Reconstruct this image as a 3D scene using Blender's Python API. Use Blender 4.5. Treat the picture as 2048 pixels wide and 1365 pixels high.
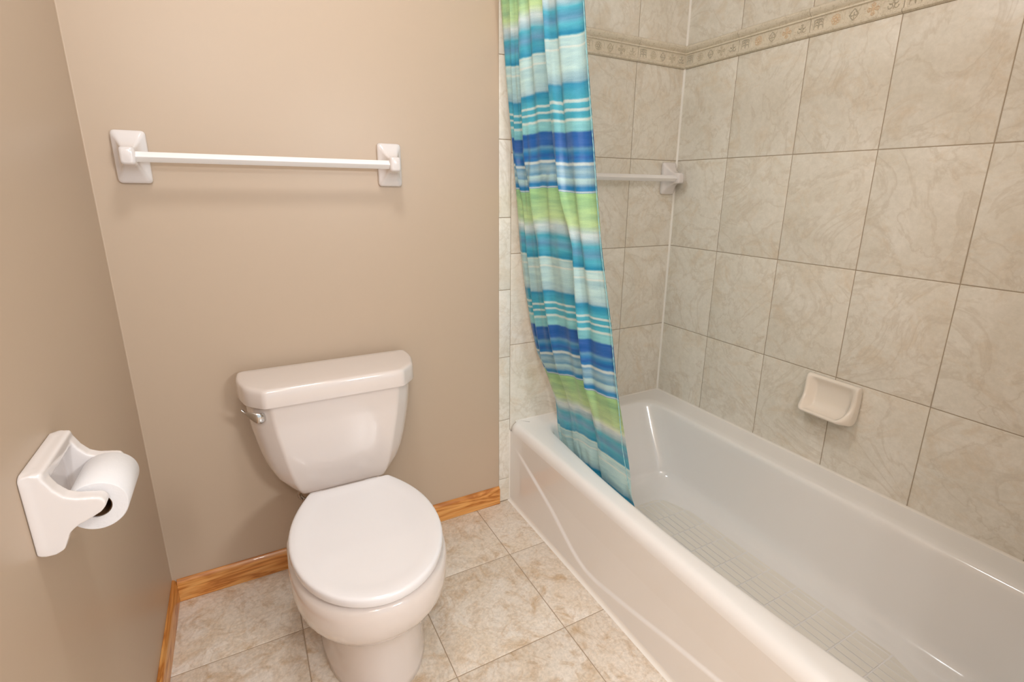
import bpy, bmesh, math, random
from mathutils import Vector, Matrix
random.seed(7)
for o in list(bpy.data.objects): bpy.data.objects.remove(o)
sc = bpy.context.scene
COL = sc.collection

# ------------------------------------------------------------------ camera
FPX, CX, CY = 1019.8555, 17.8067, -25.0501
yaw, pit, rol = 0.5020850, -0.2665114, 0.0113890
fwd = Vector((math.sin(yaw)*math.cos(pit), math.cos(yaw)*math.cos(pit), math.sin(pit)))
rgt = Vector((math.cos(yaw), -math.sin(yaw), 0)); upv = rgt.cross(fwd)
R2 = rgt*math.cos(rol)+upv*math.sin(rol); U2 = -rgt*math.sin(rol)+upv*math.cos(rol)
cd = bpy.data.cameras.new('camera'); cam = bpy.data.objects.new('camera', cd); COL.objects.link(cam)
cd.sensor_fit = 'HORIZONTAL'; cd.sensor_width = 36.0; cd.lens = FPX/2048*36.0
cd.shift_x = -CX/2048; cd.shift_y = CY/2048; cd.clip_start = 0.02
M = Matrix((R2, U2, -fwd)).transposed().to_4x4(); M.translation = Vector((0.29541, -1.60448, 1.20965))
cam.matrix_world = M
sc.camera = cam

# ------------------------------------------------------------------ light
sc.view_settings.view_transform = 'Standard'; sc.view_settings.look = 'None'
sc.view_settings.exposure = 0.07; sc.view_settings.gamma = 1.0; sc.view_settings.use_curve_mapping = False
w = bpy.data.worlds.new('world'); sc.world = w; w.use_nodes = True
w.node_tree.nodes['Background'].inputs[0].default_value = (0.84, 0.93, 1.0, 1)
w.node_tree.nodes['Background'].inputs[1].default_value = 1.0
def area(name, loc, size, power, col, rot=(0,0,0), shape='DISK', sy=None):
    l = bpy.data.lights.new(name, 'AREA'); l.shape = shape; l.size = size
    if sy: l.size_y = sy
    l.energy = power; l.color = col
    o = bpy.data.objects.new(name, l); COL.objects.link(o); o.location = loc; o.rotation_euler = rot; return o
def bulb(name, loc, r, power, col):
    l = bpy.data.lights.new(name, 'POINT'); l.shadow_soft_size = r; l.energy = power; l.color = col
    o = bpy.data.objects.new(name, l); COL.objects.link(o); o.location = loc; return o
area('ceiling_lamp', (0.48, -0.78, 2.40), 0.24, 8.3, (0.95, 0.98, 1.0))
for i, x in enumerate((0.93, 1.02, 1.11)):
    bulb('hall_bulb', (x, -2.40, 1.50), 0.035, 16.5, (0.95, 0.98, 1.0))
for i, y in enumerate((-2.10, -2.30, -2.50)):
    bulb('left_fill_bulb', (0.14, y, 1.95), 0.045, 9.0, (0.95, 0.98, 1.0))  # unseen fill bulbs, added on the left to brighten right wall and tub

# ------------------------------------------------------------------ helpers
def link(name, me, mat=None, parent=None, loc=None, label=None, cat=None, group=None, kind=None):
    o = bpy.data.objects.new(name, me); COL.objects.link(o)
    if mat is not None and me is not None and len(me.materials) == 0: me.materials.append(mat)
    if parent is not None: o.parent = parent
    if loc is not None: o.location = loc
    if label: o['label'] = label
    if cat: o['category'] = cat
    if group: o['group'] = group
    if kind: o['kind'] = kind
    return o
def thing(name, label, cat, loc=(0,0,0), group=None):
    return link(name, None, None, None, loc, label, cat, group)
def mesh(name, verts, faces, smooth=40):
    me = bpy.data.meshes.new(name); me.from_pydata([tuple(v) for v in verts], [], faces); me.update()
    bm = bmesh.new(); bm.from_mesh(me); bmesh.ops.recalc_face_normals(bm, faces=bm.faces[:]); bm.to_mesh(me); bm.free()
    if smooth:
        me.polygons.foreach_set('use_smooth', [True]*len(me.polygons)); me.set_sharp_from_angle(angle=math.radians(smooth))
    return me
def box_geo(x0, x1, y0, y1, z0, z1):
    v = [(x,y,z) for x in (x0,x1) for y in (y0,y1) for z in (z0,z1)]
    f = [(0,1,3,2),(4,6,7,5),(0,4,5,1),(2,3,7,6),(0,2,6,4),(1,5,7,3)]
    return v, f
def box(name, b, **k):
    v, f = box_geo(*b); return mesh(name, v, f, 0)
def bev_box(name, b, r=0.004, seg=2):
    v, f = box_geo(*b); me = bpy.data.meshes.new(name); me.from_pydata(v, [], f)
    bm = bmesh.new(); bm.from_mesh(me); bmesh.ops.recalc_face_normals(bm, faces=bm.faces[:])
    bmesh.ops.bevel(bm, geom=bm.edges[:], offset=r, segments=seg, profile=0.5, affect='EDGES'); bm.to_mesh(me); bm.free()
    me.polygons.foreach_set('use_smooth', [True]*len(me.polygons)); me.set_sharp_from_angle(angle=math.radians(50))
    return me
def round_poly(pts, rad, n=4):
    """pts 2D closed; rad per-vertex or scalar; each corner -> n+1 points."""
    out = []; N = len(pts)
    if not isinstance(rad, (list, tuple)): rad = [rad]*N
    for i in range(N):
        p = Vector(pts[i]); a = Vector(pts[i-1]); b = Vector(pts[(i+1) % N])
        da = (a-p); db = (b-p); r = min(rad[i], da.length*0.49, db.length*0.49)
        s = p+da.normalized()*r; e = p+db.normalized()*r
        for k in range(n+1):
            t = k/n; q = s*(1-t)**2 + p*2*t*(1-t) + e*t*t
            out.append((q.x, q.y))
    return out
def loft(name, rings, cap0=True, cap1=True, smooth=40, closed=True):
    n = len(rings[0]); v = [p for r in rings for p in r]; f = []
    for i in range(len(rings)-1):
        for j in range(n if closed else n-1):
            a = i*n+j; b = i*n+(j+1) % n; f.append((a, b, b+n, a+n))
    if cap0:
        f.append(tuple(range(n)))
    if cap1:
        m = (len(rings)-1)*n; f.append(tuple(range(m, m+n)))
    return mesh(name, v, f, smooth)
def tube(name, pts, r, n=12, smooth=60, cap=True, rfun=None):
    pts = [Vector(p) for p in pts]; rings = []
    up = Vector((0,0,1))
    for i, p in enumerate(pts):
        t = (pts[min(i+1, len(pts)-1)]-pts[max(i-1, 0)]).normalized()
        a = t.cross(up if abs(t.z) < 0.95 else Vector((1,0,0))).normalized(); b = t.cross(a)
        rr = rfun(i/(len(pts)-1)) if rfun else r
        rings.append([p+(a*math.cos(2*math.pi*k/n)+b*math.sin(2*math.pi*k/n))*rr for k in range(n)])
    return loft(name, rings, cap, cap, smooth)
def catmull(P, n=8):
    P = [Vector(p) for p in P]; out = []
    for i in range(len(P)-1):
        a = P[max(i-1,0)]; b = P[i]; c = P[i+1]; d = P[min(i+2,len(P)-1)]
        for k in range(n):
            t = k/n
            out.append(0.5*((2*b)+(c-a)*t+(2*a-5*b+4*c-d)*t*t+(3*b-a-3*c+d)*t**3))
    out.append(P[-1]); return out
def interp(x, X, Y):
    if x <= X[0]: return Y[0]
    for i in range(len(X)-1):
        if x <= X[i+1]:
            t = (x-X[i])/(X[i+1]-X[i]); return Y[i]*(1-t)+Y[i+1]*t
    return Y[-1]
def remeshed(name, parts, voxel=0.0015, smooth_it=6, fac=0.6):
    """union of closed pieces fused and softened like glazed ceramic."""
    bm = bmesh.new()
    for me in parts: bm.from_mesh(me)
    me = bpy.data.meshes.new('tmp'); bm.to_mesh(me); bm.free()
    o = bpy.data.objects.new('tmp', me); COL.objects.link(o)
    m = o.modifiers.new('r', 'REMESH'); m.mode = 'VOXEL'; m.voxel_size = voxel; m.use_smooth_shade = True
    s = o.modifiers.new('s', 'SMOOTH'); s.factor = fac; s.iterations = smooth_it
    dg = bpy.context.evaluated_depsgraph_get(); ev = o.evaluated_get(dg)
    res = bpy.data.meshes.new_from_object(ev); res.name = name
    bpy.data.objects.remove(o)
    res.polygons.foreach_set('use_smooth', [True]*len(res.polygons))
    return res

# ------------------------------------------------------------------ materials
def srgb(r, g, b):
    f = lambda c: ((c/255+0.055)/1.055)**2.4 if c/255 > 0.04045 else c/255/12.92
    return (f(r), f(g), f(b), 1)
def new_mat(name, col, rough=0.5, spec=0.5, metal=0.0, coat=0.0):
    m = bpy.data.materials.new(name); m.use_nodes = True; b = m.node_tree.nodes['Principled BSDF']
    b.inputs['Base Color'].default_value = col; b.inputs['Roughness'].default_value = rough
    b.inputs['Metallic'].default_value = metal; b.inputs['Specular IOR Level'].default_value = spec
    b.inputs['Coat Weight'].default_value = coat; b.inputs['Coat Roughness'].default_value = 0.03
    return m, m.node_tree, b
def N(nt, t, **k):
    n = nt.nodes.new(t)
    for a, v in k.items(): setattr(n, a, v)
    return n
def ramp(nt, stops, interp_='LINEAR'):
    r = N(nt, 'ShaderNodeValToRGB'); cr = r.color_ramp; cr.interpolation = interp_
    while len(cr.elements) > 1: cr.elements.remove(cr.elements[-1])
    cr.elements[0].position = stops[0][0]; cr.elements[0].color = stops[0][1]
    for p, c in stops[1:]:
        e = cr.elements.new(p); e.color = c
    return r
def mix(nt, a, b, fac, mode='MIX'):
    m = N(nt, 'ShaderNodeMix', data_type='RGBA', blend_type=mode)
    for i, s in ((6, a), (7, b)):
        if isinstance(s, tuple): m.inputs[i].default_value = s
        else: nt.links.new(s, m.inputs[i])
    if isinstance(fac, (int, float)): m.inputs[0].default_value = fac
    else: nt.links.new(fac, m.inputs[0])
    return m.outputs[2]
def noise(nt, vec, scale, detail=4, rough=0.55, dist=0.0):
    n = N(nt, 'ShaderNodeTexNoise'); n.inputs['Scale'].default_value = scale; n.inputs['Detail'].default_value = detail
    n.inputs['Roughness'].default_value = rough; n.inputs['Distortion'].default_value = dist
    nt.links.new(vec, n.inputs['Vector']); return n.outputs['Fac']
def bump(nt, b, h, strength, dist=0.001):
    n = N(nt, 'ShaderNodeBump'); n.inputs['Strength'].default_value = strength; n.inputs['Distance'].default_value = dist
    nt.links.new(h, n.inputs['Height']); nt.links.new(n.outputs[0], b.inputs['Normal'])

def paint_mat(name, col, rough=0.38):
    m, nt, b = new_mat(name, col, rough, 0.35)
    tc = N(nt, 'ShaderNodeTexCoord')
    f = noise(nt, tc.outputs['Object'], 260, 3); bump(nt, b, f, 0.06, 0.0006)
    return m
M_wall = paint_mat('beige wall paint', srgb(194, 172, 150))
M_ceil = paint_mat('white ceiling paint', srgb(236, 232, 226), 0.7)

def tile_mat(name, cols, rough, scale=1.0, bumps=0.15, spec=0.4, grain=0.0, veins=0.45):
    light, mid, warm, vein = cols
    m, nt, b = new_mat(name, mid, rough, spec)
    tc = N(nt, 'ShaderNodeTexCoord'); oi = N(nt, 'ShaderNodeObjectInfo')
    mul = N(nt, 'ShaderNodeVectorMath', operation='SCALE'); cmb = N(nt, 'ShaderNodeCombineXYZ')
    nt.links.new(oi.outputs['Random'], cmb.inputs[0]); nt.links.new(oi.outputs['Random'], cmb.inputs[1]); nt.links.new(oi.outputs['Random'], cmb.inputs[2])
    nt.links.new(cmb.outputs[0], mul.inputs[0]); mul.inputs['Scale'].default_value = 37.0
    add = N(nt, 'ShaderNodeVectorMath', operation='ADD'); nt.links.new(tc.outputs['Object'], add.inputs[0]); nt.links.new(mul.outputs[0], add.inputs[1])
    v = add.outputs[0]
    big = noise(nt, v, 4.2*scale, 7, 0.62, 1.4); med = noise(nt, v, 9*scale, 8, 0.68, 1.2); fine = noise(nt, v, 70*scale, 5, 0.7, 0.3)
    r1 = ramp(nt, [(0.34, (0,0,0,1)), (0.66, (1,1,1,1))]); nt.links.new(big, r1.inputs[0])
    c = mix(nt, mid, light, r1.outputs[0])
    r2 = ramp(nt, [(0.50, (0,0,0,1)), (0.70, (1,1,1,1))]); nt.links.new(med, r2.inputs[0])
    c = mix(nt, c, warm, r2.outputs[0])
    # wavy veins: thin bands of a distorted noise
    vn = noise(nt, v, 3.4*scale, 8, 0.58, 2.6)
    r3 = ramp(nt, [(0.47, (0,0,0,1)), (0.497, (1,1,1,1)), (0.512, (0.6,0.6,0.6,1)), (0.54, (0,0,0,1))]); nt.links.new(vn, r3.inputs[0])
    mm = N(nt, 'ShaderNodeMath', operation='MULTIPLY'); nt.links.new(r3.outputs[0], mm.inputs[0]); mm.inputs[1].default_value = veins
    c = mix(nt, c, vein, mm.outputs[0])
    r4 = ramp(nt, [(0.35, (0.94-grain,0.94-grain,0.93-grain,1)), (0.65, (1.03,1.03,1.03,1))]); nt.links.new(fine, r4.inputs[0])
    c = mix(nt, c, r4.outputs[0], 1.0, 'MULTIPLY')
    nt.links.new(c, b.inputs['Base Color'])
    bump(nt, b, med, bumps, 0.002)
    return m
M_wtile = tile_mat('stone-look wall tile', (srgb(239,233,223), srgb(229,222,209), srgb(226,213,194), srgb(210,198,180)), 0.33, 1.0, 0.07)
M_ftile = tile_mat('travertine floor tile', (srgb(236,225,213), srgb(224,206,185), srgb(202,172,138), srgb(198,168,136)), 0.34, 1.5, 0.14, 0.4, 0.13, 0.30)
M_grout, _, _ = new_mat('beige grout', srgb(172,156,136), 0.85, 0.2)
M_fgrout, _, _ = new_mat('floor grout', srgb(170,150,128), 0.85, 0.2)
M_caulk, _, _ = new_mat('white caulk', srgb(242,236,228), 0.5, 0.3)

M_porc, nt, b = new_mat('white porcelain', srgb(226,214,207), 0.12, 0.5, 0, 0.6)
M_seat, nt, b = new_mat('white seat plastic', srgb(234,229,229), 0.16, 0.5, 0, 0.3)
M_tub, nt, b = new_mat('white tub enamel', srgb(245,242,240), 0.12, 0.5, 0, 0.5)
M_cer, nt, b = new_mat('white glazed ceramic', srgb(228,220,217), 0.12, 0.5, 0, 0.6)
M_soap, nt, b = new_mat('cream glazed ceramic', srgb(243,233,221), 0.2, 0.5, 0, 0.4)
M_bar, nt, b = new_mat('white plastic bar', srgb(242,238,236), 0.3, 0.4)
M_chrome, nt, b = new_mat('chrome', (0.62,0.60,0.58,1), 0.10, 0.5, 1.0)
M_pad, nt, b = new_mat('slip resistant texture', srgb(236,231,223), 0.5, 0.3)
M_groove, nt, b = new_mat('pale border glaze', srgb(212,200,178), 0.35, 0.4)
M_mgrey, nt, b = new_mat('grey washed relief', srgb(188,178,158), 0.4, 0.4)
M_mpeach, nt, b = new_mat('peach washed relief', srgb(222,198,168), 0.4, 0.4)
M_mpale, nt, b = new_mat('pale relief', srgb(206,194,172), 0.4, 0.4)
M_card, nt, b = new_mat('brown cardboard', srgb(120,88,62), 0.9, 0.1)
M_hole, nt, b = new_mat('dark roller plastic', srgb(30,26,24), 0.6, 0.2)
M_rod, nt, b = new_mat('white curtain rod', srgb(235,232,228), 0.3, 0.4)

# border glaze with faint incised leaf squiggles on its crown
M_border, nt, b = new_mat('border tile glaze', srgb(214,202,180), 0.35, 0.4)
tc = N(nt, 'ShaderNodeTexCoord'); f = noise(nt, tc.outputs['Object'], 42, 3, 0.6, 1.6)
rr = ramp(nt, [(0.46, (0,0,0,1)), (0.495, (1,1,1,1)), (0.53, (0,0,0,1))]); nt.links.new(f, rr.inputs[0])
nt.links.new(mix(nt, srgb(228,217,198), srgb(206,193,169), rr.outputs[0]), b.inputs['Base Color'])
bump(nt, b, rr.outputs[0], 0.35, -0.0008)

# toilet paper
M_paper, nt, b = new_mat('toilet paper', srgb(228,224,224), 0.9, 0.1)
tc = N(nt, 'ShaderNodeTexCoord'); f = noise(nt, tc.outputs['Object'], 90, 3, 0.6, 1.0); bump(nt, b, f, 0.5, 0.0012)

# oak
def oak(name, axis):
    m, nt, b = new_mat(name, srgb(200,135,70), 0.32, 0.45, 0, 0.25)
    tc = N(nt, 'ShaderNodeTexCoord'); mp = N(nt, 'ShaderNodeMapping'); nt.links.new(tc.outputs['Object'], mp.inputs[0])
    mp.inputs['Scale'].default_value = (2.6, 22, 22) if axis == 0 else (22, 2.6, 22)
    a = noise(nt, mp.outputs[0], 1.3, 4, 0.5, 0.6)
    ma = N(nt, 'ShaderNodeMath', operation='MULTIPLY'); nt.links.new(a, ma.inputs[0]); ma.inputs[1].default_value = 26
    sn = N(nt, 'ShaderNodeMath', operation='SINE'); nt.links.new(ma.outputs[0], sn.inputs[0])
    r = ramp(nt, [(0.0, srgb(226,164,94)), (0.55, srgb(218,150,78)), (0.85, srgb(204,132,62)), (1.0, srgb(184,112,46))])
    mr = N(nt, 'ShaderNodeMapRange'); nt.links.new(sn.outputs[0], mr.inputs[0]); mr.inputs[1].default_value = -1; mr.inputs[2].default_value = 1
    nt.links.new(mr.outputs[0], r.inputs[0])
    mp2 = N(nt, 'ShaderNodeMapping'); nt.links.new(tc.outputs['Object'], mp2.inputs[0])
    mp2.inputs['Scale'].default_value = (6, 260, 260) if axis == 0 else (260, 6, 260)
    g = noise(nt, mp2.outputs[0], 1.0, 2); rg = ramp(nt, [(0.35, (0.82,0.80,0.78,1)), (0.6, (1.05,1.05,1.05,1))]); nt.links.new(g, rg.inputs[0])
    nt.links.new(mix(nt, r.outputs[0], rg.outputs[0], 1.0, 'MULTIPLY'), b.inputs['Base Color'])
    return m
M_oak0 = oak('oak along back wall', 0); M_oak1 = oak('oak along left wall', 1)

# ------------------------------------------------------------------ dimensions
W = 1.8881; XP = 1.0847; XS = 1.1317; H = 0.3387; CEIL = 2.44; YF = -2.95; TUBEND = -1.530
Z1, Z2, Z3, ZB1, ZB2 = 1.3275, 0.9890, 0.6505, 1.6651, 1.7452
RROWS = [(0.275, Z3), (Z3, Z2), (Z2, Z1), (Z1, ZB1), (ZB2, ZB2+0.3385), (ZB2+0.3385, CEIL)]
G = 0.0011  # half joint
def tile_mesh(name, wd, ht, th=0.008, ch=0.0016):
    """tile lying in local XY, face toward +Z, centred."""
    a, c = wd/2, ht/2
    lv = [(a, c, -th), (a, c, -ch*0.8), (a-ch*0.6, c-ch*0.6, -ch*0.25), (a-ch*1.5, c-ch*1.5, 0)]
    v = []; f = []
    for (p, q, z) in lv: v += [(-p,-q,z), (p,-q,z), (p,q,z), (-p,q,z)]
    for i in range(3):
        for j in range(4): f.append((i*4+j, i*4+(j+1) % 4, i*4+4+(j+1) % 4, i*4+4+j))
    f.append((12,13,14,15)); f.append((3,2,1,0))
    return mesh(name, v, f, 50)
_tm = {}
def put_tile(parent, plane, u0, u1, v0, v1, mat, name='tile', off=0.0):
    """plane: 'back' (u=x,v=z), 'right' (u=y), 'floor' (v=y), 'end' (u=x)."""
    wd, ht = abs(u1-u0)-2*G, abs(v1-v0)-2*G
    key = (round(wd,4), round(ht,4), mat.name)
    if key not in _tm: _tm[key] = tile_mesh('tile', wd, ht); _tm[key].materials.append(mat)
    o = link(name, _tm[key], None, parent)
    cu, cv = (u0+u1)/2, (v0+v1)/2
    j = random.uniform(-0.0003, 0.0002)
    if plane == 'back': o.location = (cu, off-0.0-j*0, cv); o.rotation_euler = (math.pi/2, 0, 0)
    elif plane == 'right': o.location = (W-off, cu, cv); o.rotation_euler = (math.pi/2, 0, -math.pi/2)
    elif plane == 'floor': o.location = (cu, cv, off+j)
    elif plane == 'end': o.location = (cu, TUBEND-off, cv); o.rotation_euler = (math.pi/2, 0, math.pi)
    return o

# ------------------------------------------------------------------ structure
wall_back = link('wall_back', box('wall_back', (-0.1, W+0.1, 0.009, 0.12, -0.05, CEIL)), M_grout, kind='structure', label='beige painted wall behind the toilet with stone-look tiles over the bathtub')
link('painted_plaster', box('painted_plaster', (0.0, XP-0.0005, 0.0, 0.009, -0.001, CEIL)), M_wall, wall_back)
link('grout_bed', box('grout_bed', (XP, W+0.006, 0.0014, 0.0088, -0.001, CEIL)), M_grout, wall_back)
wall_left = link('wall_left', box('wall_left', (-0.12, 0.0, YF, 0.009, -0.05, CEIL)), M_wall, kind='structure', label='plain beige painted wall on the left holding the paper roll holder')
wall_right = link('wall_right', box('wall_right', (W+0.009, W+0.12, YF, 0.009, -0.05, CEIL)), M_wall, kind='structure', label='stone-look tiled wall along the far side of the bathtub')
link('grout_bed', box('grout_bed', (W+0.0014, W+0.0088, TUBEND-0.01, 0.001, 0.001, CEIL)), M_grout, wall_right)
wall_end = link('wall_end', box('wall_end', (XS-0.03, W+0.009, TUBEND-0.11, TUBEND-0.0092, 0.0, CEIL)), M_wall, kind='structure', label='tiled wall at the near end of the bathtub')
link('grout_bed', box('grout_bed', (XS-0.02, W, TUBEND-0.009, TUBEND-0.0014, 0.001, CEIL)), M_grout, wall_end)
floor = link('floor', box('floor', (0.0, W, YF, 0.009, -0.06, -0.0014)), M_fgrout, kind='structure', label='beige travertine-look tiled floor')
ceiling = link('ceiling', box('ceiling', (-0.1, W+0.12, YF, 0.1, CEIL, CEIL+0.05)), M_ceil, kind='structure', label='white painted ceiling')

cols_back = [W, W-0.2392, W-0.4956, W-0.752]; cols_back[3] = XS
for c in range(3):
    for (a, b_) in RROWS: put_tile(wall_back, 'back', cols_back[c+1], cols_back[c], a, b_, M_wtile)
strip_z = [0.0, 0.0993] + [0.0993+0.2539*k for k in range(1, 10)] + [CEIL]
for i in range(len(strip_z)-1):
    if strip_z[i+1]-strip_z[i] > 0.02: put_tile(wall_back, 'back', XP, XS, strip_z[i], strip_z[i+1], M_wtile, 'edge_tile', off=-0.0012)
cols_right = [0.0, -0.2472] + [-0.2472-0.2565*k for k in range(1, 5)] + [TUBEND]
for c in range(6):
    for (a, b_) in RROWS: put_tile(wall_right, 'right', cols_right[c+1], cols_right[c], a, b_, M_wtile)
for c in range(3):
    for (a, b_) in RROWS: put_tile(wall_end, 'end', cols_back[c+1], cols_back[c], a, b_, M_wtile)
fx = [0.0, 0.325, 0.6547, 0.9845, XS+0.06]; fy = [0.0, -0.2886] + [-0.2886-0.3423*k for k in range(1, 8)]
for i in range(4):
    for j in range(len(fy)-1): put_tile(floor, 'floor', fx[i], fx[i+1], fy[j+1], fy[j], M_ftile)

# decorative border pieces
PROF = [(0.0,0.0),(.009,-.0008),(.0135,-.004),(.0155,-.009),(.0140,-.015),(.0085,-.0205),(.0040,-.0245),(.0042,-.0262),(.0080,-.0275),(.0080,-.0300),(.0030,-.0318),
        (.0022,-.0335),(.0022,-.0668),(.0040,-.0680),(.0080,-.0695),(.0095,-.0730),(.0080,-.0768),(.003,-.0790),(0.0,-.0800),(-.0085,-.08),(-.0085,0.0)]
def border_mesh(L):
    rings = [[(x, z, d) for (d, z) in PROF] for x in (-L/2, L/2)]
    return loft('border_tile', rings, True, True, 35)
def arc(cx, cy, r, a0, a1, n=8): return [(cx+r*math.cos(math.radians(a0+(a1-a0)*k/n)), cy+r*math.sin(math.radians(a0+(a1-a0)*k/n))) for k in range(n+1)]
MOT = {
 'leaf': [[(0,-.011),(0,.010)]] + [arc(s*.005, y, .0045, 200 if s > 0 else -20, 20 if s > 0 else 160, 6) for s in (-1,1) for y in (-.006, 0, .006)] + [arc(0,.006,.005,-30,210,8), [(-.011,-.010),(-.010,.002),(-.011,.010)], [(.011,-.010),(.010,.002),(.011,.010)]],
 'flower': [arc(0,0,.003,0,360,10)] + [arc(.0072*math.cos(a*math.pi/4), .0072*math.sin(a*math.pi/4), .003, 0, 360, 7) for a in range(8)],
 'diamond': [[(0,.011),(-.006,.005),(-.010,0),(-.004,-.008),(0,-.011),(.004,-.008),(.010,0),(.006,.005),(0,.011)], arc(-.004,.001,.0035,90,330,6), arc(.004,.001,.0035,90,-150,6), [(0,-.009),(0,.004)]],
 'star': [[(0,0),(.011*math.cos((a+.5)*math.pi/4), .011*math.sin((a+.5)*math.pi/4))] for a in range(8)] + [arc(.0095*math.cos(a*math.pi/2),.0095*math.sin(a*math.pi/2),.0025,0,360,6) for a in range(4)],
 'scroll': [arc(-.005,.004,.0045,60,-150,8)+arc(-.006,-.004,.0045,60,-200,9), arc(.005,.004,.0045,120,330,8)+arc(.006,-.005,.0040,120,380,9), [(0,-.010),(.002,-.002),(0,.009)]],
}
def relief(name, lines, wd=0.0014, ht=0.0017):
    v = []; f = []
    for L in lines:
        n0 = len(v)
        for i, p in enumerate(L):
            a = Vector(L[max(i-1,0)]); c = Vector(L[min(i+1,len(L)-1)]); t = (c-a)
            if t.length < 1e-9: t = Vector((1,0))
            t.normalize(); nn = Vector((-t.y, t.x))*wd; p = Vector(p)
            v += [(p.x+nn.x, p.y+nn.y, 0), (p.x, p.y, ht), (p.x-nn.x, p.y-nn.y, 0)]
        for i in range(len(L)-1):
            a = n0+3*i; f += [(a,a+3,a+4,a+1), (a+1,a+4,a+5,a+2)]
    me = bpy.data.meshes.new(name); me.from_pydata(v, [], f); me.update(); return me
MOTM = {}
for k, L in MOT.items():
    for mm_ in (M_mgrey, M_mpeach, M_mpale):
        me = relief('relief_'+k, [[(x*1.30, y*1.30) for x, y in q] for q in L]); me.materials.append(mm_); MOTM[k, mm_.name] = me
BARM = relief('divider', [[(0,-.0145),(0,.0145)]], .0009, .0010); BARM.materials.append(M_border)
seq = ['leaf','flower','diamond','star','scroll']
def put_border(parent, plane, u0, u1, idx):
    L = abs(u1-u0)-0.0016; me = border_mesh(L); me.materials.append(M_border)
    o = link('border_tile', me, None, parent); cu = (u0+u1)/2
    if plane == 'back': o.location = (cu, 0.0, ZB2-0.0002); o.rotation_euler = (math.pi/2, 0, 0)
    elif plane == 'right': o.location = (W, cu, ZB2-0.0002); o.rotation_euler = (math.pi/2, 0, -math.pi/2)
    else: o.location = (cu, TUBEND, ZB2-0.0002); o.rotation_euler = (math.pi/2, 0, math.pi)
    if plane == 'end': return
    pitch = L/5
    for k in range(5):
        kind = seq[k]
        if kind in ('flower','star'): mt = M_mpeach if (plane == 'right' and idx > 0) else M_mpale
        else: mt = M_mgrey if (plane == 'right' or idx == 0) else M_mpale
        link('relief_motif', MOTM[kind, mt.name], None, o, (-L/2+pitch*(k+.5), -0.0502, 0.0021))
        if k: link('divider', BARM, None, o, (-L/2+pitch*k, -0.0502, 0.0021))
for c in range(3): put_border(wall_back, 'back', cols_back[c+1], cols_back[c], c)
for c in range(6): put_border(wall_right, 'right', cols_right[c+1], cols_right[c], c)
for c in range(3): put_border(wall_end, 'end', cols_back[c+1], cols_back[c], c)
# corner caulk
def quarter(name, p0, p1, r, d1, d2):
    p0, p1, d1, d2 = map(Vector, (p0, p1, d1, d2))
    prof = [Vector((0,0,0))] + [d1*(r*(1-math.sin(t))) + d2*(r*(1-math.cos(t))) for t in [k/5*math.pi/2 for k in range(6)]]
    return loft(name, [[p0+q for q in prof], [p1+q for q in prof]], True, True, 60)
link('corner_caulk', quarter('corner_caulk', (W,0,H+.002), (W,0,CEIL-.001), 0.006, (-1,0,0), (0,-1,0)), M_caulk, wall_right)
link('paint_seam', quarter('paint_seam', (0,0,0.075), (0,0,CEIL-.001), 0.0025, (1,0,0), (0,-1,0)), M_wall, wall_left)

# baseboards
def baseboard(name, axis, a0, a1, mat, label):
    t, h = 0.0115, 0.073
    P = [(0,0.0006),(t,0.0006),(t,h-.012),(t-.001,h-.009),(t-.006,h-.0015),(t-.008,h),(0,h)]
    if axis == 0: rings = [[(a, -d-0.0003, z) for d, z in P] for a in (a0, a1)]
    else: rings = [[(d+0.0003, a, z) for d, z in P] for a in (a0, a1)]
    return link(name, loft(name, rings, True, True, 30), mat, kind='structure', label=label)
baseboard('baseboard_back', 0, 0.0122, XP-0.0005, M_oak0, 'honey oak baseboard along the back wall behind the toilet')
baseboard('baseboard_left', 1, YF+0.01, -0.0002, M_oak1, 'honey oak baseboard along the left wall')

# ------------------------------------------------------------------ bathtub
tub = thing('bathtub', 'white alcove bathtub with a creased apron and textured bottom, against the tiled walls', 'bathtub', (1.51, -0.765, 0))
def rel(me, o):
    me.transform(Matrix.Translation(-Vector(o.location))); return me
XO0, XO1, YO0, YO1 = XS+0.0015, W-0.0012, -0.0015, TUBEND+0.0015
# inner contour, anticlockwise from far-left corner; bowed front rim
def inner(x0s, x1, y0, y1, rad, bow, n=9):
    pts = []
    def front(y):  # x of the front inner edge at y
        t = (y-y0)/(y1-y0); return x0s - bow*math.sin(math.pi*min(max(t,0),1))
    m = 22
    # front side (near apron) from y0 to y1, right side back
    P = []
    for k in range(m+1): 
        y = y0-rad+(y1+rad-(y0-rad))*k/m; P.append((front(y), y))
    def corner(c, a0, a1): return [(c[0]+rad*math.cos(math.radians(a0+(a1-a0)*k/n)), c[1]+rad*math.sin(math.radians(a0+(a1-a0)*k/n))) for k in range(1, n)]
    xf1 = front(y1+rad); xf0 = front(y0-rad)
    P += corner((xf1+rad, y1+rad), 180, 270)
    P += [(xf1+rad+(x1-rad-xf1-rad)*k/6, y1) for k in range(7)]
    P += corner((x1-rad, y1+rad), 270, 360)
    P += [(x1, y1+rad+(y0-rad-y1-rad)*k/m) for k in range(m+1)]
    P += corner((x1-rad, y0-rad), 0, 90)
    P += [(x1-rad+(xf0+rad-x1+rad)*k/6, y0) for k in range(7)]
    P += corner((xf0+rad, y0-rad), 90, 180)
    return P
def outer_from(P):
    """project the inner contour onto the outer rectangle, same count."""
    out = []
    cx, cy = (XO0+XO1)/2, (YO0+YO1)/2; hx, hy = (XO1-XO0)/2, (YO0-YO1)/2
    m = 23; n = 8; c7 = 7
    segs = [('L', m), ('c', n), ('B', c7), ('c', n), ('R', m), ('c', n), ('T', c7), ('c', n)]
    return out
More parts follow.
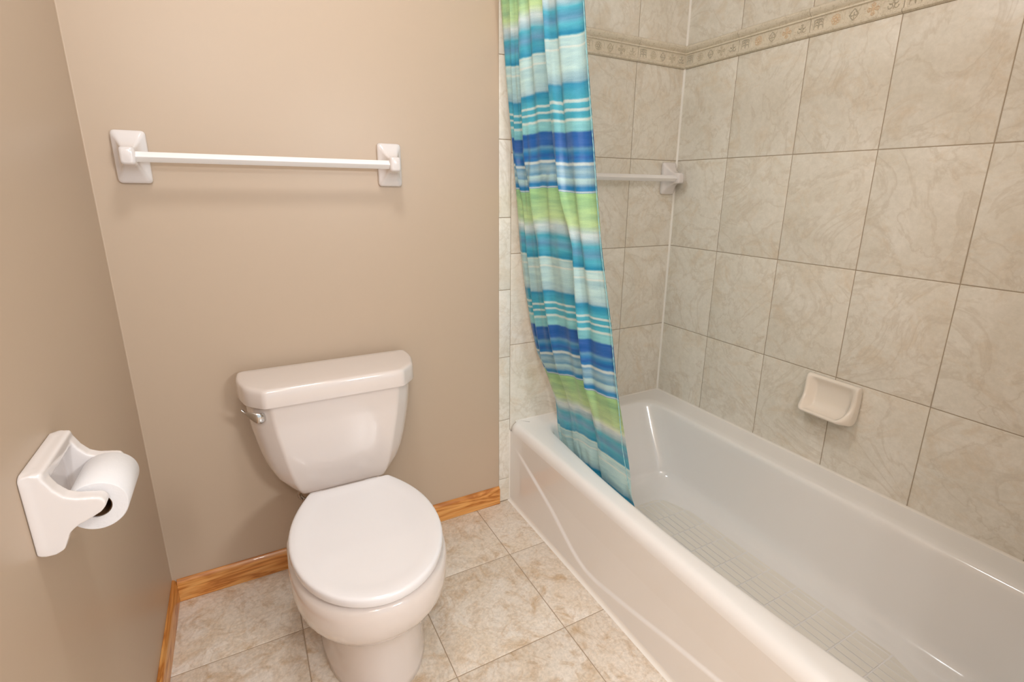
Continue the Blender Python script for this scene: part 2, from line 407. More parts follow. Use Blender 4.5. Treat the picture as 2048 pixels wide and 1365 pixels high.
Pin = inner(1.250, 1.768, -0.082, -1.45, 0.085, 0.046)
m_, n_ = 23, 8
def outer_like(P, e=0.0):
    x0, x1, y0, y1 = XO0+e, XO1-e, YO0-e, YO1+e
    out = []; idx = 0
    def seg(a, b, k): return [(a[0]+(b[0]-a[0])*i/(k-1), a[1]+(b[1]-a[1])*i/(k-1)) for i in range(k)]
    rad = 0.09; cr = 0.012 if e else 0.008
    out += seg((x0, y0-rad), (x0, y1+rad), m_)
    def cpts(c, frm, to):  # through a nearly square corner
        mid = n_//2; r = []
        for i in range(1, n_+1):
            t = i/(n_+1); r.append((frm[0]+(c[0]-frm[0])*t*2, frm[1]+(c[1]-frm[1])*t*2) if t < .5 else (c[0]+(to[0]-c[0])*(t-.5)*2, c[1]+(to[1]-c[1])*(t-.5)*2))
        return r
    out += cpts((x0,y1), (x0,y1+rad), (x0+rad,y1)); out += seg((x0+rad,y1), (x1-rad,y1), 7)
    out += cpts((x1,y1), (x1-rad,y1), (x1,y1+rad)); out += seg((x1,y1+rad), (x1,y0-rad), m_)
    out += cpts((x1,y0), (x1,y0-rad), (x1-rad,y0)); out += seg((x1-rad,y0), (x0+rad,y0), 7)
    out += cpts((x0,y0), (x0+rad,y0), (x0,y0-rad))
    return out
rings = []
def ring3(P, z): return [(x, y, z) for x, y in P]
def front_round(P, z, inset):   # only the apron side is rounded over
    return [(x+inset if x < XO0+0.02 else x, y, z) for x, y in P]
O0 = outer_like(Pin)
for a in range(0, 7):
    t = a/6*math.pi/2; rings.append(front_round(O0, H-0.034*(1-math.sin(t)), 0.028*(1-math.cos(t))))
def lerpP(A, B, t): return [(a[0]*(1-t)+b[0]*t, a[1]*(1-t)+b[1]*t) for a, b in zip(A, B)]
O1 = [(x+0.028 if x < XO0+0.02 else x, y) for x, y in O0]
for t in (0.35, 0.75): rings.append(ring3(lerpP(O1, inner(1.238, 1.780, -0.070, -1.462, 0.095, 0.046), t), H-0.0005*t))
def inr(d, z, sl=(0,0,0,0), rad=0.085, bow=0.046): 
    return ring3(inner(1.250+d+sl[0], 1.768-d-sl[1], -0.082-d-sl[2], -1.45+d+sl[3], rad, bow), z)
rings.append(inr(-0.012, H-0.001, rad=0.097)); rings.append(inr(-0.006, H-0.0032)); rings.append(inr(-0.001, H-0.0085)); rings.append(inr(0.002, H-0.017))
zf = 0.052
for k in range(1, 9):
    t = k/8; z = (H-0.017)*(1-t)+(zf+0.055)*t
    rings.append(inr(0.002, z, (0.050*t, 0.016*t, 0.125*t, 0.06*t), 0.085+0.02*t, 0.046*(1-.6*t)))
for k in range(1, 8):
    a = k/7*math.pi/2; d = 0.060*(1-math.cos(a)); z = zf+0.055*(1-math.sin(a))
    rings.append(inr(0.002+d, z, (0.050, 0.016, 0.125+0.03*(1-math.cos(a)), 0.06), 0.105, 0.018))
rings.append(inr(0.16, zf-0.002, (0.03,0.03,0.2,0.1), 0.06, 0.01))
me = loft('tub_basin', rings, False, True, 60)
link('basin', rel(me, tub), M_tub, tub)
# apron with its raised crease
def crease(y):
    return interp(-y, [0, .06,.107,.2,.307,.38,.435,.48,.521,.574,.713,.883,1.035,1.25,1.6], [.262,.240,.221,.183,.139,.100,.071,.054,.046,.048,.073,.108,.135,.16,.19])
v = []; f = []; ny, nz = 190, 110
for i in range(ny+1):
    y = YO0+(YO1-YO0)*i/ny
    for j in range(nz+1):
        z = 0.0+(H-0.034)*j/nz
        c = crease(y); s = min(max((c-z)/0.011+0.5, 0), 1); s = s*s*(3-2*s)
        fade = min(max((-y-0.035)/0.05, 0), 1)*min(max((H-0.034-z)/0.11, 0), 1)*min(max(z/0.01, 0), 1)
        x = XO0 + 0.0055*(1-s)*fade
        v.append((x, y, z))
for i in range(ny):
    for j in range(nz):
        a = i*(nz+1)+j; f.append((a, a+1, a+nz+2, a+nz+1))
n0 = len(v)
link('apron', rel(mesh('apron', v, f, 60), tub), M_tub, tub)
# caulk along the tub
cb = [quarter('c', (XO0,YO0,0.0002), (XO0,YO1,0.0002), 0.011, (-1,0,0), (0,0,1)),
      quarter('c', (W,0,H-0.001), (W,TUBEND,H-0.001), 0.007, (-1,0,0), (0,0,1)),
      quarter('c', (XO0+0.024,0,H-0.0025), (W,0,H-0.001), 0.005, (0,-1,0), (0,0,1)),
      quarter('c', (XO0,0,0.001), (XO0,0,H-0.032), 0.004, (-1,0,0), (0,-1,0))]
bm = bmesh.new()
for c in cb: bm.from_mesh(c)
me = bpy.data.meshes.new('caulk_bead'); bm.to_mesh(me); bm.free()
link('caulk_bead', rel(me, tub), M_caulk, tub, label='white caulk bead')
# slip-resistant pads on the tub floor
v = []; f = []
def hwf(y):
    tt = (y+0.80)/0.55; return 0.185*math.sqrt(max(0.0, 1-abs(tt)**2.6))
def pad(x0, x1, y0, y1, z):
    g = 0.0017; c = 0.0006
    def cl(x, y): h_ = hwf(y)-0.002; return min(max(x, XM-h_), XM+h_)
    q = [(x0+g,y0+g),(x1-g,y0+g),(x1-g,y1-g),(x0+g,y1-g)]; q = [(cl(x,y), y) for x, y in q]
    if q[1][0]-q[0][0] < .003 and q[2][0]-q[3][0] < .003: return
    n0 = len(v); cx_ = sum(p[0] for p in q)/4; cy_ = sum(p[1] for p in q)/4
    for zz, e in ((z, 0), (z+0.0007, 0.05)):
        v.extend([(x+(cx_-x)*e, y+(cy_-y)*e*.3, zz) for x, y in q])
    for j in range(4): f.append((n0+j, n0+(j+1)%4, n0+4+(j+1)%4, n0+4+j))
    f.append((n0+4,n0+5,n0+6,n0+7))
XM = 1.508
for r in range(13):
    ya = -0.262-0.0885*r; yb = ya-0.0885
    for c in range(-8, 8):
        xa = XM+0.026*c+(0.013 if r % 2 else 0); pad(xa, xa+0.026, yb, ya, zf-0.0012)
me = mesh('slip_resistant_pads', v, f, 0)
link('slip_resistant_pads', rel(me, tub), M_pad, tub, kind='stuff', label='faint grid of rough rectangles on the tub bottom')
# drain
me = tube('drain', [(1.50,-1.33,zf-0.001),(1.50,-1.33,zf+0.003)], 0.03, 24); link('drain', rel(me, tub), M_chrome, tub, label='round chrome drain')

# ------------------------------------------------------------------ toilet
XC = 0.4855
toilet = thing('toilet', 'white two-piece toilet with closed lid and chrome flush lever against beige wall', 'toilet', (XC, -0.35, 0))
def egg(yf_, yb_, hw, ym, eb=3.0, ef=2.0, n=48, x0=XC):
    """ring: y front (negative), back, max half-width at ym; back half squarer."""
    P = []
    for k in range(n):
        a = 2*math.pi*k/n; c, s = math.cos(a), math.sin(a)
        e = ef if s < 0 else eb
        X = hw*math.copysign(abs(c)**(2/e), c); Y = (ym-yf_ if s < 0 else yb_-ym)*math.copysign(abs(s)**(2/e), s)
        P.append((x0+X, ym+Y))
    return P
rows = [(0.0,-.600,-.13,.118,-.36),(0.004,-.604,-.13,.121,-.36),(.02,-.602,-.13,.119,-.36),(.06,-.600,-.13,.116,-.37),(.11,-.602,-.13,.116,-.38),(.15,-.606,-.125,.116,-.39),
        (.18,-.615,-.11,.120,-.40),(.20,-.626,-.10,.127,-.41),(.222,-.650,-.09,.143,-.43),(.243,-.675,-.08,.158,-.45),(.268,-.692,-.06,.168,-.46),(.30,-.701,-.05,.173,-.465),(.33,-.704,-.045,.1735,-.465),(.348,-.702,-.045,.172,-.465),(.356,-.697,-.05,.168,-.465),(.358,-.688,-.055,.160,-.465)]
rings = []
for (z, yf_, yb_, hw, ym) in rows:
    lo = min(max((.235-z)/.05, 0), 1)
    P = egg(yf_, yb_, hw+.011+.002*lo, ym, 2.6, 2.15, x0=XC+.004+.009*lo)
    # the rear of the upper bowl narrows to the tank deck
    if z > 0.16:
        q = []
        for x, y in P:
            t = min(max((y+0.42)/0.25, 0), 1); x = XC+(x-XC)*(1-0.36*t*t*min((z-.16)/.08, 1)); q.append((x, y))
        P = q
    rings.append([(x, y, z) for x, y in P])
link('bowl', rel(loft('bowl', rings, True, True, 60), toilet), M_porc, toilet)
def lid_ring(d, z, yb=-0.262):
    """elongated seat outline with straight, rounded-corner rear edge."""
    n = 56; P = []
    hw = 0.1765-d; yf_ = -0.710+d; ym = -0.475; hb = 0.112-d*0.8; yb = yb-d
    # front half ellipse
    for k in range(29):
        a = math.pi+math.pi*k/28; P.append((hw*math.cos(a), ym+(ym-yf_)*math.sin(a)))
    # right side to rear corner (bulging curve), rear edge, left side
    side = []
    for k in range(1, 12):
        t = k/11; x = hw+(hb-hw)*(t**2.1); y = ym+(yb-0.006-ym)*t; side.append((x, y))
    P += side
    P += [(hb-0.003, yb-0.002), (hb-0.010, yb)]
    P += [(hb-0.010-(2*(hb-0.010))*k/8, yb) for k in range(1, 8)]
    P += [(-hb+0.010, yb), (-hb+0.003, yb-0.002)]
    P += [(-x, y) for x, y in reversed(side)]
    return [(0.4880+x, y, z) for x, y in P]
seat = loft('seat', [lid_ring(.017,.3585), lid_ring(.015,.360), lid_ring(.015,.368), lid_ring(.017,.3705)], True, True, 60)
link('seat', rel(seat, toilet), M_seat, toilet)
def zl(y, z): return z+0.010*(y+0.71)/0.45    # lid rises slightly to the rear
L_ = [lid_ring(.006,.3712), lid_ring(.0006,.3722), lid_ring(-0.0006,.375), lid_ring(-.0006,.3875), lid_ring(.0006,.3905), lid_ring(.003,.3928), lid_ring(.007,.3938), lid_ring(.019,.3940), lid_ring(.030,.3937), lid_ring(.038,.3927), lid_ring(.048,.3922), lid_ring(.07,.3922), lid_ring(.10,.3924)]
L_ = [[(x, y, z+0.012*(y+0.71)/0.45*(1 if i > 1 else 0.6)) for x, y, z in r] for i, r in enumerate(L_)]
link('lid', rel(loft('lid', L_, True, True, 60), toilet), M_seat, toilet)
for s in (-1, 1):
    me = bev_box('hinge_cap', (XC-.008+s*.075-.02, XC-.008+s*.075+.02, -0.259, -0.222, 0.359, 0.384), 0.007, 3)
    link('hinge_cap', rel(me, toilet), M_seat, toilet)
# tank
def tank_ring(z, hs, hc, yf_, r=0.007, yb=-0.036):
    P = [(-hs*.985, yb), (-hs, -.075), (-hs*.985, -.112), (-(hs*.62+hc*.38)-.004, (-.112*.42+yf_*.58)), (-hc, yf_), (hc, yf_), ((hs*.62+hc*.38)+.004, (-.112*.42+yf_*.58)), (hs*.985, -.112), (hs, -.075), (hs*.985, yb)]
    R_ = [0.014, .02, .03, .02, r, r, .02, .03, .02, .014]
    return [(XC+x, y, z) for x, y in round_poly(P, R_, 5)]
T = [(.352,.112,.100,-.170),(.3555,.124,.109,-.180),(.363,.137,.116,-.186),(.380,.158,.123,-.190),(.405,.183,.131,-.193),(.44,.199,.139,-.196),(.48,.210,.147,-.198),(.52,.218,.154,-.200),(.56,.225,.161,-.202),(.61,.230,.167,-.204),(.658,.233,.171,-.206)]
link('tank', rel(loft('tank', [tank_ring(*t) for t in T], True, True, 50), toilet), M_porc, toilet)
def lidr(d, z): return [(x-.001, y, z) for x, y, z in tank_ring(z, .2465-d, .184-d, -.2245+d, .010, -.026-d*.6)]
TL = [(.004,.652),(.0006,.6530),(0,.655),(.001,.688),(.002,.6955),(.0042,.7000),(.0078,.7022),(.014,.7030),(.05,.7036),(.09,.7038)]
link('tank_lid', rel(loft('tank_lid', [lidr(*t) for t in TL], True, True, 50), toilet), M_porc, toilet)
# flush lever
lev = [(0.303,-0.184,0.617),(0.294,-0.193,0.618),(0.279,-0.194,0.621),(0.262,-0.184,0.630),(0.249,-0.172,0.642)]
pts = catmull(lev, 6); rg = []
for i, p in enumerate(pts):
    t = i/(len(pts)-1); t0 = (pts[min(i+1,len(pts)-1)]-pts[max(i-1,0)]).normalized(); a = Vector((0,0,1)); b_ = t0.cross(a).normalized()
    hh = 0.0135*(math.sin(math.pi*min(t*1.1+0.08,1))**0.7)+0.0015; th = 0.0035
    rg.append([p+a*hh*math.cos(2*math.pi*k/14)+b_*th*math.sin(2*math.pi*k/14) for k in range(14)])
link('flush_lever', rel(loft('flush_lever', rg, True, True, 60), toilet), M_chrome, toilet, label='chrome lever')
me = tube('lever_collar', [(0.296,-0.150,0.622),(0.290,-0.1850,0.620)], 0.0070, 18); link('lever_collar', rel(me, toilet), M_chrome, toilet)
# supply hose and valve
hose = catmull([(0.372,-0.10,0.352),(0.372,-0.10,0.33),(0.366,-0.075,0.30),(0.375,-0.062,0.272),(0.402,-0.052,0.250),(0.43,-0.048,0.215),(0.44,-0.046,0.17)], 10)
link('supply_hose', rel(tube('supply_hose', hose, 0.0062, 12, 60, True, lambda t: 0.0062+0.0006*math.sin(t*260)), toilet), M_chrome, toilet, label='braided metal hose')
link('shutoff_valve', rel(tube('shutoff_valve', [(0.44,-0.0005,0.16),(0.44,-0.004,0.16),(0.44,-0.0045,0.16),(0.44,-0.062,0.16)], 0.009, 16, 60, True, lambda t: 0.022 if t < .5 else 0.010), toilet), M_chrome, toilet)

# ------------------------------------------------------------------ towel bars
def rr_ring(cx, cz, wd, ht, r, y): return [(cx+x, y, cz+z) for x, z in round_poly([(-wd/2,-ht/2),(wd/2,-ht/2),(wd/2,ht/2),(-wd/2,ht/2)], r, 5)]
POST = [(.066,.119,.009,-.0005),(.070,.123,.010,-.003),(.0698,.1228,.011,-.009),(.068,.120,.012,-.0125),(.063,.113,.012,-.0155),(.053,.096,.011,-.020),(.044,.075,.008,-.028),(.0365,.058,.007,-.037),(.032,.047,.006,-.047),(.031,.042,.006,-.054),(.031,.041,.007,-.068),(.030,.040,.008,-.074),(.026,.036,.008,-.0785),(.018,.028,.006,-.0800)]
post_me = loft('post', [rr_ring(0, 0, w_, h_, r_, y_) for w_, h_, r_, y_ in POST], True, True, 60); post_me.materials.append(M_cer)
def towel_bar(xl, xr, zc, label, tint):
    t = thing('towel_bar', label, 'towel bar', ((xl+xr)/2, 0, zc))
    for x in (xl, xr): link('post', post_me, None, t, (x-(xl+xr)/2, 0, 0))
    d = 0.0125
    L = (xr-xl)/2-0.010
    rings = [[(s*L, -0.0600+y, -0.001+z) for y, z in round_poly([(0,d),(-d,0),(0,-d),(d,0)], 0.0018, 3)] for s in (-1, 1)]
    link('bar', loft('bar', rings, True, True, 35), M_bar, t)
    return t
towel_bar(0.0895, 0.7165, 1.2750, 'white ceramic towel bar on the painted wall above the toilet', 0)
towel_bar(1.2150, 1.8415, 1.2585, 'white ceramic towel bar on the tiled wall, partly hidden by the shower curtain', 0)

# ------------------------------------------------------------------ toilet paper holder and roll
def prism_y(prof, y0, y1, s1=1.0):
    """extrude an XZ polygon between two y values."""
    return loft('p', [[(x, y0, z) for x, z in prof], [(x, y1, z) for x, z in prof]], True, True, 0)
TY0, TY1, TZ0, TZ1 = -0.769, -0.612, 0.709, 0.836
arm = [(0.0,TZ0+.006),(0.008,TZ0+.001),(0.020,TZ0+.001),(0.030,TZ0+.006),(0.034,.724),(0.040,.739),(0.050,.747),(0.066,.754),(0.078,.7605),(0.0845,.768),(0.0855,.776),(0.081,.783),(0.070,.786),(0.054,.789),(0.043,.795),(0.034,.807),(0.028,.820),(0.022,TZ1-.004),(0.014,TZ1-.0005),(0.006,TZ1-.001),(0.0,TZ1-.006)]
def arm_far(p): return p
holder = thing('toilet_paper_holder', 'white glazed ceramic paper roll holder with two arms on the left wall', 'paper holder', (0, -0.69, 0.774))
def plate_x(th):
    P = lambda d: round_poly([(TY0+d,TZ0+d),(TY1-d,TZ0+d),(TY1-d,TZ1-d),(TY0+d,TZ1-d)], .014, 5)
    return loft('p', [[(x, y, z) for y, z in P(d)] for x, d in ((0,.0),(th-.003,.0),(th,.003))], True, True, 0)
parts = [prism_y(arm, TY0+.001, TY0+0.024), prism_y(arm, TY1-0.024, TY1-.001), plate_x(0.013),
         bev_box('p', (0.0, 0.026, TY0+.002, TY1-.002, TZ1-0.024, TZ1-.001), .004, 2), bev_box('p', (0.0, 0.022, TY0+.002, TY1-.002, TZ0+.001, TZ0+0.016), .004, 2)]
me = remeshed('ceramic_body', parts, 0.0016, 14, 0.6)
# keep the back flat on the wall
for vv in me.vertices:
    vv.co.x = max(vv.co.x, 0.0006)
link('ceramic_body', rel(me, holder), M_cer, holder)
RX, RZ = 0.0665, 0.7665
link('roller', rel(tube('roller', [(RX,TY0+.022,RZ),(RX,TY0+.030,RZ),(RX,TY1-.030,RZ),(RX,TY1-.022,RZ)], .008, 20, 60), holder), M_hole, holder, label='dark spring roller')
roll = thing('toilet_paper_roll', 'nearly used up white toilet paper roll on the ceramic holder', 'toilet paper', (RX, -0.69, RZ-.006))
RC = (RX+.001, RZ-.0098); yA, yB = -0.7405, -0.6395
def annulus(name, r0, r1, ya, yb, c, wob=0):
    n = 64; rings = []
    for (r, y) in ((r0, ya), (r1-.0012, ya), (r1, ya-0.001*0+.0015), (r1, yb-.0015), (r1-.0012, yb), (r0, yb), (r0, ya)):
        rings.append([(c[0]+(r+wob*math.sin(3*a)*(r > r0))*math.cos(a), y, c[1]+(r+wob*math.sin(3*a)*(r > r0))*math.sin(a)) for a in [2*math.pi*k/n for k in range(n)]])
    return loft(name, rings, False, False, 45)
link('paper', rel(annulus('paper', .0180, .0378, yA, yB, RC, .0004), roll), M_paper, roll)
link('cardboard_core', rel(annulus('cardboard_core', .0168, .0179, yA+.001, yB-.001, RC), roll), M_card, roll, label='brown cardboard tube')

# ------------------------------------------------------------------ soap dish
soap = thing('soap_dish', 'cream glazed ceramic soap dish mounted on the right tiled wall above the bathtub', 'soap dish', (W, -0.767, 0.59))
SY0, SY1, SZ0, SZ1 = -0.849, -0.685, 0.526, 0.650
# profiles (protrusion d, z): closed loops with matching counts; 'solid' near the ends, 'scooped' in the middle
solid =   [(0,SZ0),(.030,SZ0),(.056,SZ0+.002),(.076,SZ0+.008),(.083,SZ0+.016),(.080,SZ0+.024),(.067,SZ0+.032),(.053,SZ0+.044),(.041,SZ0+.058),(.037,SZ0+.074),(.035,SZ0+.090),(.034,SZ0+.102),(.033,SZ0+.112),(.029,SZ1-.004),(.020,SZ1-.0005),(0,SZ1)]
scoop =   [(0,SZ0),(.030,SZ0),(.056,SZ0+.002),(.076,SZ0+.008),(.083,SZ0+.0145),(.0805,SZ0+.0190),(.072,SZ0+.0185),(.053,SZ0+.0155),(.032,SZ0+.018),(.017,SZ0+.028),(.012,SZ0+.046),(.012,SZ0+.088),(.018,SZ0+.102),(.028,SZ1-.009),(.022,SZ1-.001),(0,SZ1)]
rings = []
ns = 44
for k in range(ns+1):
    t = k/ns; y = SY0+(SY1-SY0)*t; e = min(t, 1-t)*(SY1-SY0)
    s = min(max((e-0.007)/0.026, 0), 1); s = s*s*(3-2*s)
    ed = 1-0.12*max(0, 1-e/0.006)**2; zed = 0.003*max(0, 1-e/0.006)**2
    # the tray lip is narrower than the back plate: corners sweep in
    lip = max(0, 1-e/0.026)**1.7
    ring = []
    for i, (p, q) in enumerate(zip(solid, scoop)):
        d = p[0]*(1-s)+q[0]*s; z = p[1]*(1-s)+q[1]*s
        if d > 0.034: d = 0.034+(d-0.034)*(1-0.72*lip)
        d *= ed; z = (SZ0+SZ1)/2+(z-(SZ0+SZ1)/2)*(1-zed*16/1.0*0.35)
        ring.append((d, z))
    ring = [(W-0.0004-d, y, z) for d, z in ring]
    rings.append(ring)
me = loft('soap_body', rings, True, True, 60)
o = link('dish_body', rel(me, soap), M_soap, soap)
md = o.modifiers.new('sub', 'SUBSURF'); md.levels = 1; md.render_levels = 2

# ------------------------------------------------------------------ shower curtain
CZT, CZB = 1.985, 0.150
Lz = [(.15,1.290,-.118),(.25,1.286,-.108),(.34,1.281,-.098),(.40,1.270,-.080),(.50,1.250,-.055),(.62,1.222,-.045),(.72,1.200,-.036),(.862,1.175,-.030),(1.006,1.153,-.030),(1.175,1.137,-.030),(1.335,1.121,-.030),(1.558,1.094,-.030),(1.764,1.075,-.030),(1.985,1.066,-.030)]
Rz = [(.15,1.262,-.640),(.25,1.240,-.625),(.336,1.224,-.600),(.483,1.201,-.577),(.604,1.193,-.559),(.705,1.186,-.540),(.834,1.177,-.521),(.944,1.170,-.498),(1.052,1.163,-.476),(1.204,1.153,-.456),(1.313,1.146,-.444),(1.436,1.137,-.430),(1.578,1.128,-.414),(1.669,1.122,-.405),(1.985,1.100,-.370)]
def pick(T_, z, c): return interp(z, [t[0] for t in T_], [t[c] for t in T_])
def vall(z):
    V = [(z_, a) for z_, a in ((.15,(0,.07,.30,.66,1)),(.60,(0,.07,.31,.655,1)),(.83,(0,.10,.27,.68,1)),(1.05,(0,.12,.27,.73,1)),(1.31,(0,.06,.17,.57,1)),(1.70,(0,.16,.28,.58,1)),(1.985,(0,.16,.28,.58,1)))]
    return [interp(z, [q[0] for q in V], [q[1][k] for q in V]) for k in range(5)]
NS, NZ = 240, 260
v = []; f = []; uv = []
AMP = (.020, .036, .050, .052)
for j in range(NZ+1):
    z = CZB+(CZT-CZB)*j/NZ
    L0 = Vector((pick(Lz,z,1), pick(Lz,z,2))); R0 = Vector((pick(Rz,z,1), pick(Rz,z,2)))
    ch = R0-L0; tdir = ch.normalized(); nrm = Vector((tdir.y, -tdir.x))   # toward the room (-x)
    if nrm.x > 0: nrm = -nrm
    V = vall(z); low = min(max((0.62-z)/0.28, 0), 1)
    for i in range(NS+1):
        s = i/NS
        for k in range(4):
            if s <= V[k+1] or k == 3: break
        t = (s-V[k])/max(V[k+1]-V[k], 1e-6)
        A = AMP[k]*(1-0.50*low)
        tt = min(max(t,0.0),1.0); bul = (tt**0.35)*((1-tt)**0.65)/0.5267
        sk = -0.13*(V[k+1]-V[k])*math.sin(math.pi*tt)*(1 if k else .3)     # lean of the fold over its right-hand valley
        w_ = 0.0052*math.sin(s*37+z*2.3)*math.sin(z*3.1+1) + 0.0022*math.sin(s*71-z*4.7) + 0.0016*math.sin(s*23+z*19)*(0.3+low)
        off = (A*bul - A*0.62 + w_)*min(1, 12*s+.1)*min(1, 10*(1-s)+.1)
        # inner cell ripple of the wide folds
        off += (0.0085 if k >= 2 else 0.004)*math.sin(2*math.pi*t*2.0+z*1.7+k)*(k >= 1)*math.sin(math.pi*min(max(t,0),1))*(1-.6*low)
        # the bottom hangs inside the tub, against the bowed rim
        P = L0+ch*(s+sk)+nrm*off
        if low > 0:
            bowx = interp(-P.y, [.08,.10,.13,.25,.39,.6,.75], [1.296,1.279,1.264,1.2475,1.2315,1.2165,1.216])
            if z < H: bowx += (H-z)*0.20
            bowx += 0.006+0.018*(1-bul)*0.6*0.4
            P.x = P.x*(1-low)+max(P.x, bowx)*low if P.x < bowx else P.x
        v.append((P.x, P.y, z))
        sag = 0.075*(1-s)**1.6*min(max((1.0-z)/0.35, 0), 1)
        uv.append((s, z+sag+0.004*math.sin(s*9)+0.006*(k % 2)-(0.030*min(max((z-1.40)/.15,0),1) if k == 3 else 0)))
for j in range(NZ):
    for i in range(NS):
        a = j*(NS+1)+i; f.append((a, a+1, a+NS+2, a+NS+1))
me = bpy.data.meshes.new('curtain_panel'); me.from_pydata([tuple(p) for p in v], [], f); me.update()
ul = me.uv_layers.new(name='UVMap')
for lp in me.loops: ul.data[lp.index].uv = uv[lp.vertex_index]
me.polygons.foreach_set('use_smooth', [True]*len(me.polygons))
# stripe pattern, one repeat of 0.578 m measured upward from the green band's top at v = 0.627
M_cur, nt, b = new_mat('striped blue green curtain fabric', (1,1,1,1), 0.30, 0.6)
PER, V0 = 0.578, 0.633
uvn = N(nt, 'ShaderNodeUVMap'); sep = N(nt, 'ShaderNodeSeparateXYZ'); nt.links.new(uvn.outputs[0], sep.inputs[0])
def math_(op, a, b_=None, c=None):
    m = N(nt, 'ShaderNodeMath', operation=op)
    for i, s in enumerate((a, b_, c)):
        if s is None: continue
        if isinstance(s, (int, float)): m.inputs[i].default_value = s
        else: nt.links.new(s, m.inputs[i])
    return m.outputs[0]
mpn = N(nt, 'ShaderNodeMapping'); nt.links.new(uvn.outputs[0], mpn.inputs[0]); mpn.inputs['Scale'].default_value = (9, 3, 1)
wav = noise(nt, mpn.outputs[0], 1.0, 3)
vv_ = math_('ADD', sep.outputs[1], math_('MULTIPLY', math_('SUBTRACT', wav, 0.5), 0.012))
fr = math_('FRACT', math_('DIVIDE', math_('SUBTRACT', vv_, V0-PER*10), PER))
def pos(z):  # z of the lower repeat in metres
    return ((z-V0) % PER)/PER
C_ = dict(teal=srgb(70,188,214), dteal=srgb(14,152,198), aqua=srgb(140,218,226), pale=srgb(196,234,236), white=srgb(226,244,246), dark=srgb(0,98,188), mid=srgb(16,138,204), mott=srgb(104,168,208), green=srgb(166,220,152), lgreen=srgb(198,234,172), lblue=srgb(168,208,222))
# z descending in the upper repeat (1.205 = green top = V0)
S = [(1.205,'mid'),(1.220,'mid'),(1.230,'lblue'),(1.241,'pale'),(1.247,'mott'),(1.262,'lblue'),(1.276,'mott'),(1.286,'mid'),(1.300,'dark'),(1.312,'mid'),(1.322,'mott'),(1.330,'dark'),(1.3640,'dark'),
     (1.3685,'aqua'),(1.398,'aqua'),(1.402,'teal'),(1.440,'teal'),(1.470,'dteal'),(1.476,'lblue'),(1.500,'pale'),(1.565,'pale'),(1.5725,'aqua'),(1.577,'dteal'),(1.600,'teal'),(1.615,'mott'),(1.640,'teal'),(1.652,'lblue'),(1.672,'white'),(1.696,'lgreen'),(1.775,'green'),(1.782,'green')]
st = []
for z, c in S:
    p = (z-1.205)/PER
    if 0 <= p <= 1: st.append((p, C_[c]))
rp = ramp(nt, st); nt.links.new(fr, rp.inputs[0])
WL = [(1.2065,.0030),(1.2820,.0038),(1.396,.0030),(1.4175,.0026),(1.4355,.0030),(1.5465,.0024),(1.5705,.0022)]
ws = []
for z, h_ in WL:
    p = (z-1.205)/PER; e = h_/PER
    ws += [(max(p-e*1.5,0), (0,0,0,1)), (max(p-e*.6,0.0001), (1,1,1,1)), (p+e*.6, (1,1,1,1)), (p+e*1.5, (0,0,0,1))]
rw = ramp(nt, ws); nt.links.new(fr, rw.inputs[0])
# streaky dye variation, stretched along the stripes
mp2 = N(nt, 'ShaderNodeMapping'); nt.links.new(uvn.outputs[0], mp2.inputs[0]); mp2.inputs['Scale'].default_value = (4.5, 42, 1)
stk = noise(nt, mp2.outputs[0], 1.0, 4, 0.6)
r5 = ramp(nt, [(0.30, (0,0,0,1)), (0.72, (1,1,1,1))]); nt.links.new(stk, r5.inputs[0])
mp3 = N(nt, 'ShaderNodeMapping'); nt.links.new(uvn.outputs[0], mp3.inputs[0]); mp3.inputs['Scale'].default_value = (340, 480, 1)
wv = noise(nt, mp3.outputs[0], 1.0, 2)
c = mix(nt, rp.outputs[0], (0.93,0.97,0.97,1), math_('MULTIPLY', r5.outputs[0], 0.05))
r7 = ramp(nt, [(0.25, (0.74,0.82,0.88,1)), (0.78, (1.34,1.22,1.16,1))]); nt.links.new(stk, r7.inputs[0])
c = mix(nt, c, r7.outputs[0], 1.0, 'MULTIPLY')
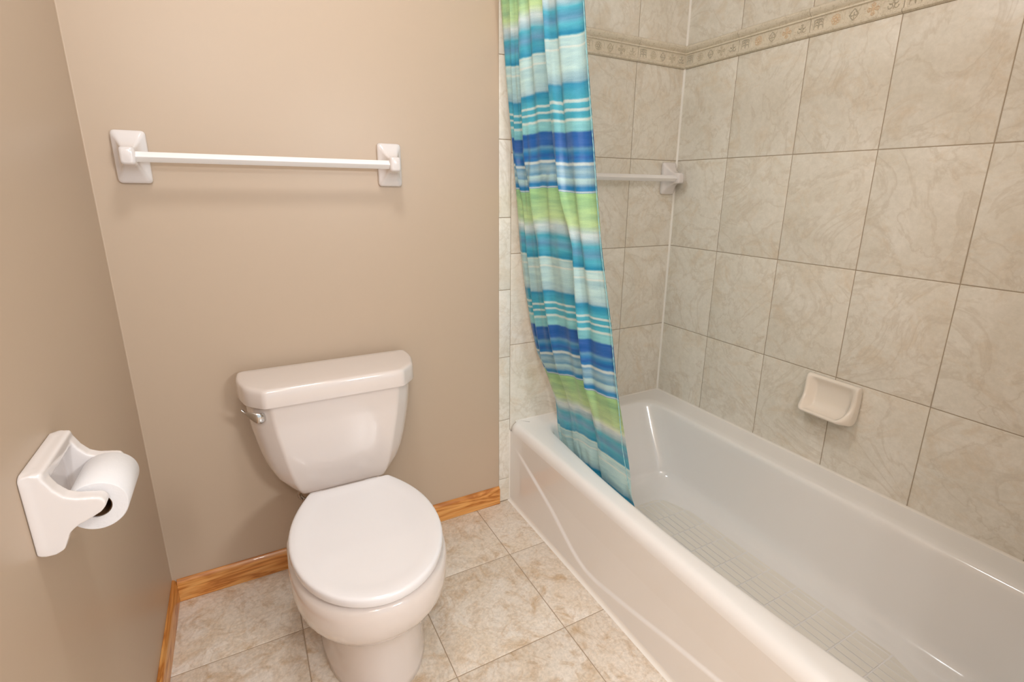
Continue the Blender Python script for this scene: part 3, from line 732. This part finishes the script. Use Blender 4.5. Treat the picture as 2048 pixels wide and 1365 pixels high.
c = mix(nt, c, srgb(30,130,178), math_('MULTIPLY', math_('SUBTRACT', 1.0, r5.outputs[0]), 0.12))
c = mix(nt, c, srgb(232,244,240), math_('MULTIPLY', rw.outputs[0], 0.85))
r6 = ramp(nt, [(0.3, (0.90,0.90,0.90,1)), (0.7, (1.06,1.06,1.06,1))]); nt.links.new(wv, r6.inputs[0])
c = mix(nt, c, r6.outputs[0], 1.0, 'MULTIPLY')
nt.links.new(c, b.inputs['Base Color']); bump(nt, b, wv, 0.15, 0.0005)
b.inputs['Sheen Weight'].default_value = 0.08
# thin cloth lets some light through
tr = N(nt, 'ShaderNodeBsdfTranslucent'); nt.links.new(c, tr.inputs[0]); ms = N(nt, 'ShaderNodeMixShader'); ms.inputs[0].default_value = 0.28
outn = nt.nodes['Material Output']; nt.links.new(b.outputs[0], ms.inputs[1]); nt.links.new(tr.outputs[0], ms.inputs[2]); nt.links.new(ms.outputs[0], outn.inputs[0])
curtain = thing('shower_curtain', 'blue, aqua and green striped shower curtain gathered at the far end, tucked inside the bathtub', 'shower curtain', (1.12, -0.2, CZT))
link('fabric_panel', rel(me, curtain), M_cur, curtain)
# overlocked hem along the free edge
hem = [(pick(Rz,z,1)-0.0012, pick(Rz,z,2)-0.001, z) for z in [0.36+(CZT-0.36)*k/220 for k in range(221)]]
M_hem, _, _ = new_mat('hem stitching', srgb(150,200,206), 0.8, 0.1)
link('hem_stitching', rel(tube('hem_stitching', hem, 0.0012, 6, 60, True, lambda t: 0.0011+0.0006*math.sin(t*2200)), curtain), M_hem, curtain)
for k in range(6):
    y = -0.045-0.062*k
    pts = [(1.085+0.0175*math.sin(a), y, 2.005+0.024*math.cos(a)-0.002) for a in [2*math.pi*i/24 for i in range(25)]]
    link('curtain_ring', rel(tube('curtain_ring', pts, 0.0018, 8, 60), curtain), M_rod, curtain)
rod = link('curtain_rod', tube('curtain_rod', [(1.085,-0.002,2.01),(1.085,TUBEND+.002,2.01)], 0.0125, 20), M_rod, label='white curtain rod carrying the shower curtain above the bathtub', cat='curtain rod')
